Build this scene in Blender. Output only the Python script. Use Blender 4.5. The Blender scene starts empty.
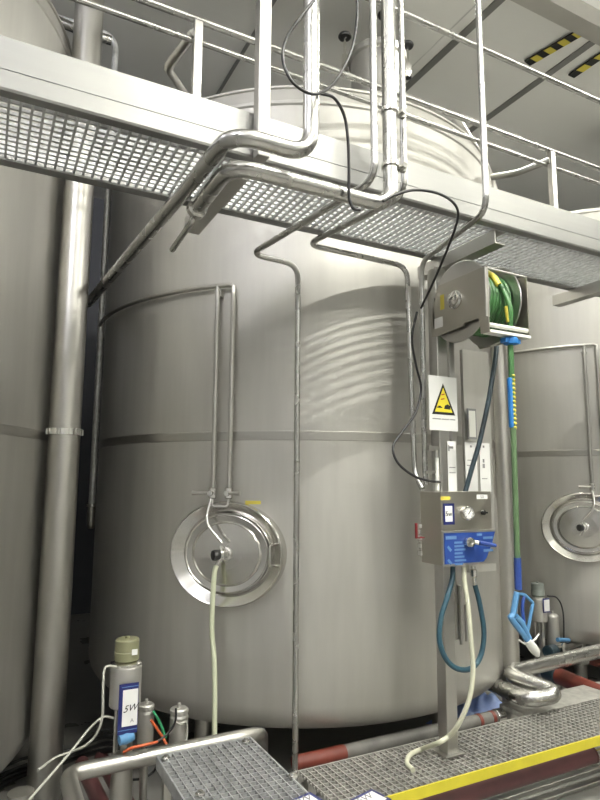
import bpy, math, random
from mathutils import Vector, Matrix
random.seed(7)
C = bpy.context.scene.collection
PI = math.pi
# ------------------------------------------------------------------ camera
# world frame: X runs along the walkway, Y away from it towards the tanks, Z up (metres)
EYE = Vector((0, 0, 1.65))
YAW, PITCH, ROLL = math.radians(27.5), math.radians(7.8), math.radians(0.3)
ROT = Matrix.Rotation(-YAW, 3, 'Z') @ Matrix.Rotation(PI/2 + PITCH, 3, 'X') @ Matrix.Rotation(ROLL, 3, 'Z')
cam = bpy.data.cameras.new('camera'); cam.sensor_fit = 'VERTICAL'; cam.sensor_height = 32; cam.lens = 24
cam.clip_start = 0.05; cam.clip_end = 60
co = bpy.data.objects.new('camera', cam); C.objects.link(co)
co.matrix_world = Matrix.Translation(EYE) @ ROT.to_4x4()
bpy.context.scene.camera = co

def at(px, py, x=None, y=None, z=None):
    """the world point on a real plane (x=, y= or z=) seen along a measured sight line"""
    d = ROT @ Vector((px - 300, 400 - py, -600))
    if x is not None: t = (x - EYE.x)/d.x
    elif y is not None: t = (y - EYE.y)/d.y
    else: t = (z - EYE.z)/d.z
    return EYE + d*t

# ------------------------------------------------------------------ materials
def mat(name, col, rough=.5, metal=0., noise=None, rvar=0., bump=0., stretch=(1,1,1), scale=6., spec=.5, cvar=0., dirt=None, aniso=0.):
    m = bpy.data.materials.new(name); m.use_nodes = True
    nt = m.node_tree; b = nt.nodes['Principled BSDF']
    b.inputs['Base Color'].default_value = (*col, 1); b.inputs['Roughness'].default_value = rough
    b.inputs['Metallic'].default_value = metal; b.inputs['Specular IOR Level'].default_value = spec
    if aniso: b.inputs['Anisotropic'].default_value = aniso
    if rvar or bump or cvar:
        tc = nt.nodes.new('ShaderNodeTexCoord'); mp = nt.nodes.new('ShaderNodeMapping')
        mp.inputs['Scale'].default_value = stretch
        nz = nt.nodes.new('ShaderNodeTexNoise'); nz.inputs['Scale'].default_value = scale; nz.inputs['Detail'].default_value = 4
        nt.links.new(tc.outputs['Object'], mp.inputs['Vector']); nt.links.new(mp.outputs['Vector'], nz.inputs['Vector'])
        if rvar:
            mr = nt.nodes.new('ShaderNodeMapRange'); mr.inputs['From Min'].default_value = .3; mr.inputs['From Max'].default_value = .7
            mr.inputs['To Min'].default_value = max(0, rough - rvar); mr.inputs['To Max'].default_value = min(1, rough + rvar)
            nt.links.new(nz.outputs['Fac'], mr.inputs['Value']); nt.links.new(mr.outputs['Result'], b.inputs['Roughness'])
        if cvar:
            rp = nt.nodes.new('ShaderNodeValToRGB')
            lo = dirt or tuple(c*(1 - cvar) for c in col)
            rp.color_ramp.elements[0].position = .35; rp.color_ramp.elements[1].position = .65
            rp.color_ramp.elements[0].color = (*lo, 1); rp.color_ramp.elements[1].color = (*col, 1)
            nt.links.new(nz.outputs['Fac'], rp.inputs['Fac']); nt.links.new(rp.outputs['Color'], b.inputs['Base Color'])
        if bump:
            bp = nt.nodes.new('ShaderNodeBump'); bp.inputs['Strength'].default_value = bump; bp.inputs['Distance'].default_value = .01
            nt.links.new(nz.outputs['Fac'], bp.inputs['Height']); nt.links.new(bp.outputs['Normal'], b.inputs['Normal'])
    return m
M = dict(
    tank=mat('brushed_tank_steel', (.55,.54,.505), .50, .85, rvar=.05, stretch=(5,5,.5), scale=3, cvar=.09),
    band=mat('polished_weld_band', (.44,.43,.40), .36, 1),
    door=mat('polished_door_steel', (.60,.59,.56), .20, 1, rvar=.05, scale=5),
    pipe=mat('polished_pipe_steel', (.52,.515,.495), .27, 1, rvar=.015, scale=8),
    dull=mat('dull_pipe_steel', (.50,.49,.46), .36, 1, rvar=.08, scale=8),
    sheet=mat('brushed_sheet_steel', (.55,.54,.515), .34, 1, rvar=.06, stretch=(.4,6,6), scale=10),
    fascia=mat('brushed_fascia_steel', (.34,.34,.33), .5, .9, rvar=.04, stretch=(.4,6,6), scale=10),
    galv=mat('galvanised_grating_steel', (.74,.75,.75), .42, .55, rvar=.1, scale=30, cvar=.25),
    galvdark=mat('worn_platform_steel', (.48,.47,.43), .5, .5, rvar=.1, scale=25, cvar=.3),
    box=mat('satin_box_steel', (.46,.44,.39), .36, 1, rvar=.05, scale=12),
    chrome=mat('bright_fitting_steel', (.75,.74,.71), .15, 1),
    ceiling=mat('painted_ceiling_panel', (.80,.80,.77), .55, 0, cvar=.05, scale=.8, rvar=.05),
    seam=mat('grey_seam_strip', (.24,.24,.23), .5, .3),
    wall=mat('painted_wall_panel', (.62,.62,.60), .6, 0, cvar=.08, scale=.7),
    backwall=mat('unlit_back_wall', (.10,.105,.125), .7, 0, cvar=.15, scale=.8),  # lack of light behind the tanks painted in as a dark base colour
    floor=mat('wet_concrete_floor', (.26,.255,.235), .35, 0, cvar=.35, rvar=.15, scale=2.5, bump=.1),
    darkgrey=mat('dark_grey_pipe', (.17,.165,.15), .5, 0, cvar=.4, scale=9),  # mottled dark grey for the bare pipe length
    step=mat('weathered_step_steel', (.50,.51,.51), .45, .6, rvar=.1, scale=25, cvar=.3),
    black=mat('black_rubber', (.012,.012,.013), .45),
    blackp=mat('black_plastic', (.02,.02,.02), .4),
    hosedark=mat('dark_blue_green_rubber', (.018,.035,.045), .4),
    hoseblue=mat('teal_blue_rubber', (.025,.075,.105), .4),
    cream=mat('cream_silicone_hose', (.62,.62,.48), .4, cvar=.1, scale=8),
    palegreen=mat('pale_green_hose', (.55,.58,.42), .4, cvar=.1, scale=8),
    white=mat('white_paper', (.80,.80,.78), .5),
    whitep=mat('white_plastic', (.75,.75,.70), .4),
    blueborder=mat('navy_tag_border', (.012,.018,.12), .4),
    blue=mat('blue_panel_film', (.016,.055,.26), .35, cvar=.1, scale=12),
    bluepale=mat('pale_blue_print', (.10,.20,.40), .4),
    bluegrip=mat('blue_grip_plastic', (.022,.055,.24), .35),
    bluelight=mat('light_blue_plastic', (.09,.24,.44), .35, cvar=.15, scale=14),
    bluefoam=mat('bright_blue_sleeve', (.015,.16,.46), .5),
    bluebag=mat('blue_plastic_sheet', (.30,.42,.80), .3, cvar=.3, scale=4),
    green=mat('green_hose_rubber', (.055,.17,.05), .4, cvar=.25, scale=10),
    greendull=mat('dull_green_hose_rubber', (.10,.17,.08), .45, cvar=.2, scale=10),
    yellow=mat('yellow_edge_paint', (.56,.49,.03), .45, cvar=.12, scale=9),
    signyellow=mat('sign_yellow', (.78,.66,.04), .45),
    tape=mat('yellow_tape', (.66,.56,.08), .45),
    red=mat('red_brown_pipe_paint', (.17,.035,.022), .45, cvar=.35, scale=6),
    redpost=mat('red_handle', (.22,.015,.02), .4),
    maroon=mat('dark_maroon_pipe_paint', (.09,.03,.03), .5, cvar=.35, scale=6),
    orange=mat('orange_cable', (.50,.10,.03), .45),
    cgreen=mat('green_cable', (.02,.22,.09), .45),
    cwhite=mat('grey_white_cable', (.42,.42,.37), .45),
    olive=mat('olive_valve_cap', (.19,.19,.11), .4, cvar=.1, scale=10),
    greycap=mat('grey_green_valve_cap', (.24,.27,.25), .4),
    ink=mat('black_ink', (.01,.01,.01), .6),
    greyink=mat('grey_ink', (.22,.22,.22), .6),
    redink=mat('red_brown_ink', (.45,.10,.02), .6),
)

# ------------------------------------------------------------------ mesh building
class MB:
    def __init__(s): s.v = []; s.f = []; s.sm = []
    def add(s, vs, fs, smooth=False):
        b = len(s.v); s.v += [Vector(v) for v in vs]
        for f in fs: s.f.append([b + i for i in f]); s.sm.append(smooth)
        return s
    def box(s, lo, hi, mtx=None):
        x0,y0,z0 = lo; x1,y1,z1 = hi
        vs = [Vector(p) for p in ((x0,y0,z0),(x1,y0,z0),(x1,y1,z0),(x0,y1,z0),(x0,y0,z1),(x1,y0,z1),(x1,y1,z1),(x0,y1,z1))]
        if mtx: vs = [mtx @ v for v in vs]
        return s.add(vs, [(3,2,1,0),(4,5,6,7),(0,1,5,4),(1,2,6,5),(2,3,7,6),(3,0,4,7)])
    def prism(s, poly, axis, a, b):
        """polygon in the two other axes, extruded from a to b along axis (0,1,2)"""
        def P(p, t):
            q = [0,0,0]; o = [k for k in range(3) if k != axis]; q[o[0]] = p[0]; q[o[1]] = p[1]; q[axis] = t; return q
        n = len(poly); vs = [P(p, a) for p in poly] + [P(p, b) for p in poly]
        fs = [tuple(range(n))[::-1], tuple(range(n, 2*n))] + [(i, (i+1) % n, n + (i+1) % n, n + i) for i in range(n)]
        return s.add(vs, fs)
    def tube(s, path, r, seg=14, fil=0., caps=True, closed=False):
        pts = fillet([Vector(p) for p in path], fil) if fil else [Vector(p) for p in path]
        n = len(pts); rs = r if isinstance(r, (list, tuple)) else [r]*n
        tang = []
        for i in range(n):
            a = pts[(i-1) % n] if (closed or i > 0) else pts[i]; b = pts[(i+1) % n] if (closed or i < n-1) else pts[i]
            tang.append((b - a).normalized())
        up = Vector((0,0,1)) if abs(tang[0].z) < .9 else Vector((1,0,0))
        nv = (up - tang[0]*up.dot(tang[0])).normalized(); vs = []
        for i in range(n):
            nv = (nv - tang[i]*nv.dot(tang[i])).normalized(); bn = tang[i].cross(nv)
            for k in range(seg):
                a = 2*PI*k/seg; vs.append(pts[i] + (nv*math.cos(a) + bn*math.sin(a))*rs[i])
        fs = []
        for i in range(n if closed else n-1):
            for k in range(seg):
                j = (i+1) % n
                fs.append((i*seg+k, i*seg+(k+1) % seg, j*seg+(k+1) % seg, j*seg+k))
        s.add(vs, fs, True)
        if caps and not closed:
            s.add([vs[k] for k in range(seg)], [tuple(range(seg))[::-1]]); s.add(vs[-seg:], [tuple(range(seg))])
        return s
    def lathe(s, prof, o=(0,0,0), axis=(0,0,1), seg=32, sx=1, sy=1, xdir=None, smooth=True, sharp=()):
        """profile of (radius, height) turned about an axis through o"""
        o = Vector(o); w = Vector(axis).normalized()
        u = Vector(xdir) if xdir else (Vector((1,0,0)) if abs(w.x) < .9 else Vector((0,1,0)))
        u = (u - w*u.dot(w)).normalized(); v = w.cross(u)
        def ring(r, h): return [o + u*(r*sx*math.cos(2*PI*k/seg)) + v*(r*sy*math.sin(2*PI*k/seg)) + w*h for k in range(seg)]
        for i in range(len(prof)-1):
            (r0,h0),(r1,h1) = prof[i], prof[i+1]
            A, B = ring(r0,h0), ring(r1,h1)
            s.add(A + B, [(k, (k+1) % seg, seg+(k+1) % seg, seg+k) for k in range(seg)], smooth)
        if prof[0][0] > 1e-6: s.add(ring(*prof[0]), [tuple(range(seg))[::-1]])
        if prof[-1][0] > 1e-6: s.add(ring(*prof[-1]), [tuple(range(seg))])
        return s
    def smoothlathe(s, prof, o=(0,0,0), axis=(0,0,1), seg=96):
        """like lathe but welded, for continuous curved shells"""
        o = Vector(o); w = Vector(axis).normalized(); u = Vector((1,0,0)); v = w.cross(u)
        vs = []; n = len(prof)
        for r,h in prof: vs += [o + u*(r*math.cos(2*PI*k/seg)) + v*(r*math.sin(2*PI*k/seg)) + w*h for k in range(seg)]
        return s.add(vs, [(i*seg+k, i*seg+(k+1) % seg, (i+1)*seg+(k+1) % seg, (i+1)*seg+k) for i in range(n-1) for k in range(seg)], True)
    def build(s, name, m, parent=None, bevel=0.):
        me = bpy.data.meshes.new(name)
        off = ROOT.get(parent.name, Vector()) if parent else (sum(s.v, Vector())/len(s.v)).xy.to_3d()
        if not parent: off.z = min(v.z for v in s.v)
        me.from_pydata([v - off for v in s.v], [], s.f); me.update()
        me.polygons.foreach_set('use_smooth', s.sm)
        o = bpy.data.objects.new(name, me); C.objects.link(o); me.materials.append(M[m] if isinstance(m, str) else m)
        if parent: o.parent = parent
        else: o.location = off
        ROOT[o.name] = off.copy()
        if bevel:
            b = o.modifiers.new('bevel', 'BEVEL'); b.width = bevel; b.segments = 2; b.limit_method = 'ANGLE'
        return o
ROOT = {}
def fillet(p, r, n=7):
    out = [p[0]]
    for i in range(1, len(p)-1):
        a, b, c = p[i-1], p[i], p[i+1]
        d0 = (a-b); d1 = (c-b); l = min(r, d0.length*.49, d1.length*.49)
        s, e = b + d0.normalized()*l, b + d1.normalized()*l
        for k in range(n+1):
            t = k/n; out.append(s*(1-t)**2 + b*2*t*(1-t) + e*t*t)
    out.append(p[-1]); return out
def smooth(pts, n=8):
    """Catmull-Rom through the points"""
    p = [Vector(q) for q in pts]; p = [p[0]*2 - p[1]] + p + [p[-1]*2 - p[-2]]; out = []
    for i in range(1, len(p)-2):
        for k in range(n):
            t = k/n
            out.append(.5*((2*p[i]) + (p[i+1]-p[i-1])*t + (2*p[i-1]-5*p[i]+4*p[i+1]-p[i+2])*t*t + (3*p[i]-p[i-1]-3*p[i+1]+p[i+2])*t**3))
    out.append(p[-2]); return out
def tag(o, label, cat, group=None):
    o['label'] = label; o['category'] = cat
    if group: o['group'] = group
    return o
def thing(name, label, cat, loc, group=None):
    o = bpy.data.objects.new(name, None); C.objects.link(o); o.location = loc; o.empty_display_size = .1
    ROOT[o.name] = Vector(loc); return tag(o, label, cat, group)
def struct(name, mb, m):
    o = mb.build(name, m); o['kind'] = 'structure'; return o
def text(name, s, m, origin, xd, up, size, parent, align='CENTER', shear=0.):
    cu = bpy.data.curves.new('t', 'FONT'); cu.body = s; cu.size = size; cu.align_x = align; cu.align_y = 'CENTER'; cu.extrude = .0004; cu.shear = shear
    t = bpy.data.objects.new('t', cu); C.objects.link(t); bpy.context.view_layer.update()
    me = bpy.data.meshes.new_from_object(t.evaluated_get(bpy.context.evaluated_depsgraph_get()))
    xd = Vector(xd).normalized(); up = Vector(up).normalized(); zd = xd.cross(up)
    mb = MB(); mb.add([Vector(origin) + xd*v.co.x + up*v.co.y + zd*v.co.z for v in me.vertices], [tuple(p.vertices) for p in me.polygons])
    bpy.data.objects.remove(t); bpy.data.curves.remove(cu)
    return mb.build(name, m, parent)
def copy_tree(o, parent=None):
    c = o.copy(); C.objects.link(c)
    if parent: c.parent = parent
    for ch in list(o.children): copy_tree(ch, c)
    return c

# ------------------------------------------------------------------ room shell
XL, XR, YF, YB, ZC = -6.0, 12.0, -6.0, 8.2, 5.5
struct('floor', MB().box((XL,YF,-.1),(XR,YB,0)), 'floor')
struct('ceiling', MB().box((XL,YF,ZC),(XR,YB,ZC+.1)), 'ceiling')
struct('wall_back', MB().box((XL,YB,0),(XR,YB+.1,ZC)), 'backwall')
struct('wall_front', MB().box((XL,YF-.1,0),(XR,YF,ZC)), 'wall')
struct('wall_left', MB().box((XL-.1,YF,0),(XL,YB,ZC)), 'wall')
struct('wall_right', MB().box((XR,YF,0),(XR+.1,YB,ZC)), 'wall')
# dark joint strips between the ceiling panels run away from the walkway
k = 0
for px, py in ((470,130),(450,46),(262,20)):
    p = at(px, py, z=ZC); k += 1; hw = .035 if k < 3 else .015
    struct('trim_%d' % k, MB().box((p.x-hw,YF+.02,ZC-.012),(p.x+hw,YB-.02,ZC-.001)), 'seam')
px_ = at(470,130,z=ZC).x
for dx in (-1.2,):
    k += 1; struct('trim_%d' % k, MB().box((px_+dx-.006,YF+.02,ZC-.004),(px_+dx+.006,YB-.02,ZC-.001)), 'wall')

# ------------------------------------------------------------------ tanks
R = 1.49
TY = 4.17; TX = 2.17; PITCHX = 3.29
ZB, ZS = .40, 3.83
def angle_of(px, py, cx):
    """where a sight line meets the tank shell of centre (cx, TY)"""
    d = ROT @ Vector((px-300, 400-py, -600)); ox, oy = -cx, -TY
    a = d.x**2 + d.y**2; b = 2*(ox*d.x + oy*d.y); c = ox*ox + oy*oy - R*R
    t = (-b - math.sqrt(b*b - 4*a*c))/(2*a); p = EYE + d*t
    return math.atan2(p.y - TY, p.x - cx), p
def shell_pt(cx, ang, z, off=0.): return Vector((cx + (R+off)*math.cos(ang), TY + (R+off)*math.sin(ang), z))
NK = at(377, 57, y=3.72); NK = Vector((NK.x-TX, 3.72, NK.z-ZS))
def make_tank(cx, zs, label, ZB=ZB):
    t = thing('storage_tank', label, 'tank', (cx, TY, 0), 'row of stainless storage tanks')
    o = (cx, TY, 0)
    # shell with a rounded knuckle at the foot
    pr = [(0, ZB-.06),(R-.35, ZB-.05)] + [(R-.14+.14*math.sin(a*PI/16), ZB+.14-.14*math.cos(a*PI/16)-.02) for a in range(0,9)]
    pr += [(R, z) for z in (ZB+.4, 1.0, 1.4, 1.86)] + [(R, z) for z in (2.2, 2.8, 3.3, zs)]
    MB().smoothlathe(pr, o, seg=128).build('shell', 'tank', t)
    rr = [(R, zs-.015),(R+.008, zs-.005),(R+.008, zs+.01),(R-.004, zs+.02),(R-.012, zs+.095),(R-.002, zs+.10),(R-.002,zs+.112),(R-.03, zs+.12)]
    MB().lathe(rr, o, seg=128).build('shoulder_ring', 'tank', t)
    dm = [(R-.03, zs+.115)] + [((R-.03)*math.cos(a*PI/28), zs+.115 + .16*math.sin(a*PI/28)**.9) for a in range(1,14)] + [(.001, zs+.277)]
    MB().smoothlathe(dm, o, seg=96).build('domed_top', 'tank', t)
    MB().lathe([(R+.0005,1.872),(R+.002,1.876),(R+.002,1.92),(R+.0005,1.924)], o, seg=128).build('weld_band', 'band', t)
    for a in (.5, 2.1, 3.7, 5.2):
        x, y = cx + 1.1*math.cos(a), TY + 1.1*math.sin(a)
        MB().lathe([(.07,0),(.07,.02),(.05,.03),(.05,ZB-.03)], (x,y,0), seg=20).build('leg', 'dull', t)
    # manway neck on top with clamp knobs
    nx, ny = (cx+NK.x, NK.y)
    zt = zs + NK.z
    MB().lathe([(.215, zs+.15),(.215, zt-.07),(.238, zt-.065),(.238, zt-.04),(.24, zt-.035),(.24, zt-.01),(.23, zt),(.12, zt+.03),(0.001, zt+.035)], (nx,ny,0), seg=48).build('manway_neck', 'tank', t)
    for kk in range(4):
        a = math.radians((-14,-112,160,62)[kk])
        dx, dy = math.cos(a), math.sin(a); c = Vector((nx + .27*dx, ny + .27*dy, 0))
        cl = MB().box((-.025,-.02,zt-.11),(.025,.02,zt-.02), Matrix.Translation(c) @ Matrix.Rotation(a,4,'Z')).tube([c+Vector((0,0,zt-.10)), c+Vector((0,0,zt+.15))], .012, 10).lathe([(.03,0),(.03,.03),(.015,.05)], c+Vector((0,0,zt-.14)), seg=12)
        cl = cl.build('lid_clamp', 'chrome', t)
        MB().lathe([(.012,0),(.05,.008),(.056,.02),(.05,.034),(.02,.04)], c+Vector((0,0,zt+.135)), seg=16).build('clamp_knob', 'blackp', cl)
    return t
main = make_tank(TX, ZS, 'wide stainless tank with oval door and hanging cream hose, directly behind the walkway')
far = make_tank(TX+PITCHX, ZS, 'stainless tank standing behind the green hose, its oval door cut by the photo edge')
near = make_tank(TX-PITCHX, ZS+.42, 'stainless tank beside the thick upright pipe, no door showing', .2)

def oval_door(t, cx, ang, zc, a=.315, b=.272):
    nrm = Vector((math.cos(ang), math.sin(ang), 0)); xd = Vector((-math.sin(ang), math.cos(ang), 0))
    o = shell_pt(cx, ang, zc)
    def L(prof): return MB().lathe([(r, h) for r, h in prof], o, nrm, seg=96, sx=a, sy=b, xdir=xd)
    fr = L([(1.0,-.04),(1.0,.035),(.992,.045),(.975,.05),(.955,.047),(.80,.018),(.775,.014),(.765,.016),(.76,-.02)]).build('door_frame', 'door', t)
    dr = L([(.755,.0),(.755,.024),(.745,.032),(.73,.034),(.715,.03),(.62,.026),(.605,.031),(.59,.034),(.575,.028),(.30,.036),(.001,.04)]).build('oval_door', 'door', t)
    # pull handle on the right of the door
    hx = -a*.68
    c = o + xd*(-hx) if False else o
    side = 1 if True else -1
    hp = o + xd*(a*.80)*1 + nrm*.03
    MB().tube([hp+Vector((0,0,.05)), hp+Vector((0,0,.05))+nrm*.035, hp+Vector((0,0,-.05))+nrm*.035, hp+Vector((0,0,-.05))], .007, 10, .012).build('pull_handle', 'chrome', dr)
    # centre boss and sample valve
    MB().lathe([(.038,.034),(.038,.05),(.03,.055),(.03,.07),(.001,.07)], o, nrm, seg=24).build('boss', 'chrome', dr)
    return o, nrm, xd, dr
ang1, pm = angle_of(228, 553, TX)
o1, n1, x1, door1 = oval_door(main, TX, ang1, pm.z)
ang2, pm2 = angle_of(584, 527, TX+PITCHX)
o2, n2, x2, door2 = oval_door(far, TX+PITCHX, ang2, pm2.z)
def sample_valve(o, n, xd, door, hose=True):
    c = o + n*.085
    v = MB().tube([o+n*.06, c], .014, 12).tube([c+Vector((0,0,.045))-xd*.01, c, c-xd*.03+Vector((0,0,-.06))], .010, 10, .02).lathe([(.016,-.02),(.02,-.012),(.02,.012),(.016,.02)], c, (0,0,1), seg=16).build('sample_valve', 'chrome', door)
    MB().lathe([(.012,0),(.026,.004),(.028,.02),(.026,.036),(.014,.04)], c - xd*.012 + n*.01, (n - xd*.8), seg=8, smooth=False).build('valve_knob', 'blackp', v)
    return c
cv1 = sample_valve(o1, n1, x1, door1)
cv2 = sample_valve(o2, n2, x2, door2)
# yellow sticker and a scratch on the main shell
a_, p_ = angle_of(253, 502.5, TX)
def shell_patch(cx, ang, z, w, h, off=.0015):
    mb = MB(); n = 6; vs = []
    for i in range(n+1):
        a = ang + (i/n-.5)*w/R; vs += [shell_pt(cx,a,z-h/2,off), shell_pt(cx,a,z+h/2,off), shell_pt(cx,a,z-h/2,-.002), shell_pt(cx,a,z+h/2,-.002)]
    fs = []
    for i in range(n):
        b = i*4; fs += [(b,b+4,b+5,b+1),(b+1,b+5,b+7,b+3),(b,b+2,b+6,b+4)]
    fs += [(0,1,3,2),(n*4,n*4+2,n*4+3,n*4+1)]
    return mb.add(vs, fs)
s_ = shell_patch(TX, a_, p_.z, .085, .018).build('sticker', 'tape', main); s_['label'] = 'yellow strip sticker above the oval door'

# thin wash pipes that run round a tank and drop to its door
def wash_pipes(cx, px1, px2, ytop, ybot, start_ang, label, hook):
    a1, q1 = angle_of(px1, ytop, cx); a2, q2 = angle_of(px2, ytop, cx)
    off = .035; z1 = q1.z; zb = angle_of(px1, ybot, cx)[1].z
    t = thing('wash_pipe', label, 'pipe', shell_pt(cx, a1, zb, off), 'wash pipes above the tank doors')
    arc = [shell_pt(cx, a1 + (start_ang - a1)*i/14, z1, off) for i in range(14,-1,-1)]
    path = arc + [shell_pt(cx, a1 + (a2-a1)*.8, z1, off), shell_pt(cx, a2, z1 - .01, off), shell_pt(cx, a2, z1-.06, off), shell_pt(cx, a2, zb, off)]
    MB().tube(path, .013, 12).build('supply_pipe', 'dull', t)
    MB().tube([shell_pt(cx,a1,z1-.005,off), shell_pt(cx,a1,zb,off)], .013, 12).build('drop_pipe', 'dull', t)
    am = (a1+a2)/2
    for a, s in ((a1,-1),(a2,1)):
        c = shell_pt(cx,a,zb,off); tn = Vector((-math.sin(a), math.cos(a), 0))
        vb = MB().lathe([(.016,-.03),(.022,-.025),(.022,.025),(.016,.03)], c, seg=14).lathe([(.014,0),(.014,.04)], c, Vector((math.cos(a),math.sin(a),0)), seg=12).build('valve_body', 'chrome', t)
        e = tn*(s*(.10 if s < 0 else .075)) 
        MB().tube([c + tn*(s*.012) + Vector((math.cos(a),math.sin(a),0))*.035, c + e + Vector((math.cos(a),math.sin(a),0))*.04], [.008,.012], 10).build('valve_lever', 'dull', vb)
    zt = zb
    MB().tube([shell_pt(cx,a2,zt-.02,off), shell_pt(cx,a2,zt-.07,off+.01), shell_pt(cx,a1,zt-.07,off+.01), shell_pt(cx,a1,zt-.02,off)], .010, 10, .02).build('link_pipe', 'chrome', t)
    MB().tube(smooth([shell_pt(cx,a1,zt-.03,off+.02), shell_pt(cx,a1,zt-.15,off+.055)] + hook), .008, 10).build('tail_pipe', 'chrome', t)
    for zz in (z1-.04,):
        MB().box((-.02,-.02,-.02),(.02,.02,.02), Matrix.Translation(shell_pt(cx,a1,zz,.012)) @ Matrix.Rotation(a1,4,'Z')).build('pipe_clip', 'dull', t)
    return t
wash_pipes(TX, 220.5, 235.5, 288, 493, math.radians(175-360), 'pair of thin upright pipes ending above the oval door with the hanging hose', [cv1 + Vector((0,0,.06)) + n1*.005])
wash_pipes(TX+PITCHX, 583.5, 595.5, 346, 487, math.radians(185-360), 'pair of thin upright pipes above the oval door cut by the photo edge', [cv2 + Vector((0,0,.06)) + n2*.005])

# pale hose hanging from the door valve
hb = at(212, 738, y=2.95)
hs = cv1 - x1*.03 + Vector((0,0,-.055))
tag(MB().tube(smooth([hs, hs + Vector((-.012,-.004,-.06)), hs + Vector((-.02,-.01,-.3)), hs*.35 + Vector((hb.x, 2.93, .45))*.65, Vector((hb.x, 2.91, .30)), Vector((hb.x-.01, 2.87, .05)), Vector((hb.x-.02, 2.83, .014))]), .013, 14).build('drain_hose', 'palegreen'),
    'pale green hose hanging straight down from the oval tank door', 'hose')

# ------------------------------------------------------------------ overhead walkway
WX0, WX1, WY0, WY1, WZ = -3.2, 9.5, 2.0, 2.5, 2.88
w = thing('walkway', 'stainless overhead walkway with grating floor crossing in front of the tanks', 'walkway', (2, 2.25, WZ))
MB().prism([(WY0-.008,WZ+.008),(WY0-.004,WZ),(WY0+.035,WZ),(WY0+.035,WZ+.006),(WY0+.004,WZ+.01),(WY0,WZ+.185),(WY0-.004,WZ+.185),(WY0-.004,WZ+.074),(WY0-.0005,WZ+.074),(WY0-.0005,WZ+.069),(WY0-.008,WZ+.068)], 0, WX0, WX1).build('fascia', 'fascia', w)
MB().prism([(WY1,WZ-.005),(WY1-.05,WZ-.005),(WY1-.05,WZ+.004),(WY1-.006,WZ+.004),(WY1-.006,WZ+.09),(WY1,WZ+.09)], 0, WX0, WX1).build('rear_fascia', 'fascia', w)
g = MB(); x = WX0 + .02
while x < WX1:
    g.box((x-.004,WY0+.008,WZ+.016),(x+.004,WY1-.012,WZ+.030)); x += .036
y = WY0 + .03
while y < WY1 - .02:
    g.box((WX0+.01,y-.005,WZ+.026),(WX1-.01,y+.005,WZ+.037)); y += .036
g.build('grating', 'galv', w)
for px, py in ((192,223),(422,254),(556,298)):
    p = at(px, py, y=WY1+.12)
    MB().prism([(p.x-.035,WZ-.075),(p.x+.035,WZ-.075),(p.x+.035,WZ-.069),(p.x-.028,WZ-.069),(p.x-.028,WZ-.012),(p.x+.035,WZ-.012),(p.x+.035,WZ-.006),(p.x-.035,WZ-.006)], 1, WY0+.03, WY1+.12).build('cross_beam', 'sheet', w)
# hanger
hp = at(262, 162, y=1.955)
MB().box((hp.x-.028,1.93,WZ-.02),(hp.x+.022,1.98,ZC-.001)).build('hanger', 'sheet', w, .004)
# rails
HZ = 3.79
def rail(y, z, r): return MB().tube([(WX0,y,z),(WX1,y,z)], r, 14)
rail(WY0+.02, 3.815, .014).build('front_handrail', 'pipe', w)
rail(WY1-.02, HZ, .017).build('rear_handrail', 'pipe', w)
rail(WY1+.005, HZ-.09, .013).build('rear_lower_rail', 'pipe', w)
for px, py in ((197,60),(553,190),(-160,0)):
    p = at(px, py, y=WY1-.02)
    po = MB().box((p.x-.02,WY1-.038,WZ+.04),(p.x+.02,WY1-.002,HZ-.01)).build('handrail_post', 'sheet', w, .003)
    if px == 197: q = [(p.x-.02,WY1-.02,HZ-.07), at(167,68,z=HZ-.09), at(190,101,y=3.1)]
    elif px == 553: q = [(p.x-.02,WY1-.02,HZ-.07), at(517,173,z=HZ-.09), at(492,177,y=2.86)]
    else: continue
    MB().tube(q, .024, 4, .05).build('brace', 'dull', po)
for xx in (-2.2, 8.2):
    MB().box((xx-.02,WY0+.002,WZ+.04),(xx+.02,WY0+.038,3.81)).build('handrail_post', 'sheet', w, .003)

# ------------------------------------------------------------------ process pipes
# thick pipe: drops in front of the walkway, runs along it, then turns away under it
pb = at(391, 207, y=1.86); zL = pb.z
pk = at(232, 172, z=zL)
tL = thing('process_pipe', 'thick bright pipe dropping past the fascia and bending sideways under a black cable loop', 'pipe', (pb.x, 1.86, zL))
xl = pk.x - .02
endL = at(185, 206, z=zL)
MB().tube([(pb.x,1.86,ZC-.002),(pb.x,1.86,zL),(xl,1.86,zL),(xl,endL.y+.03,zL)], .030, 20, .10).build('run', 'pipe', tL)
MB().lathe([(.030,-.02),(.04,-.015),(.04,.015),(.03,.02)], (xl,endL.y,zL), (0,1,0), seg=20).build('ferrule', 'chrome', tL)
MB().tube([(xl,endL.y+.04,zL+.01),(xl,endL.y+.06,zL-.03),at(172,250,x=xl-.02)], .013, 12, .03).build('drain_stub', 'pipe', tL)
for py in (112, 166):
    p = at(391, py, y=1.86); c = MB().lathe([(.031,-.008),(.037,-.008),(.037,.008),(.031,.008)], (pb.x,1.86,p.z), seg=20)
    c.box((pb.x+.03,1.85,p.z-.01),(pb.x+.075,1.87,p.z+.01))
    c.lathe([(.012,-.02),(.012,.02)], (pb.x+.05,1.845,p.z), (0,1,0), seg=8).build('pipe_clamp', 'chrome', tL)
# second thick pipe above it
yU = 1.74
pu = at(311, 150, y=yU); zU = zL + .042
pu = at(311, 100, y=yU)
tU = thing('process_pipe', 'thick pipe beside the square hanger, turning under the walkway to the upright pipe', 'pipe', (pu.x, yU, zU))
xe = xl - .045; pe = at(88, 303, z=zU)
MB().tube([(pu.x,yU,ZC-.002),(pu.x,yU,zU),(xe,yU,zU),(xe-.02,2.2,zU),(pe.x,pe.y,zU)], .029, 20, .10).build('run', 'pipe', tU)
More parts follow.
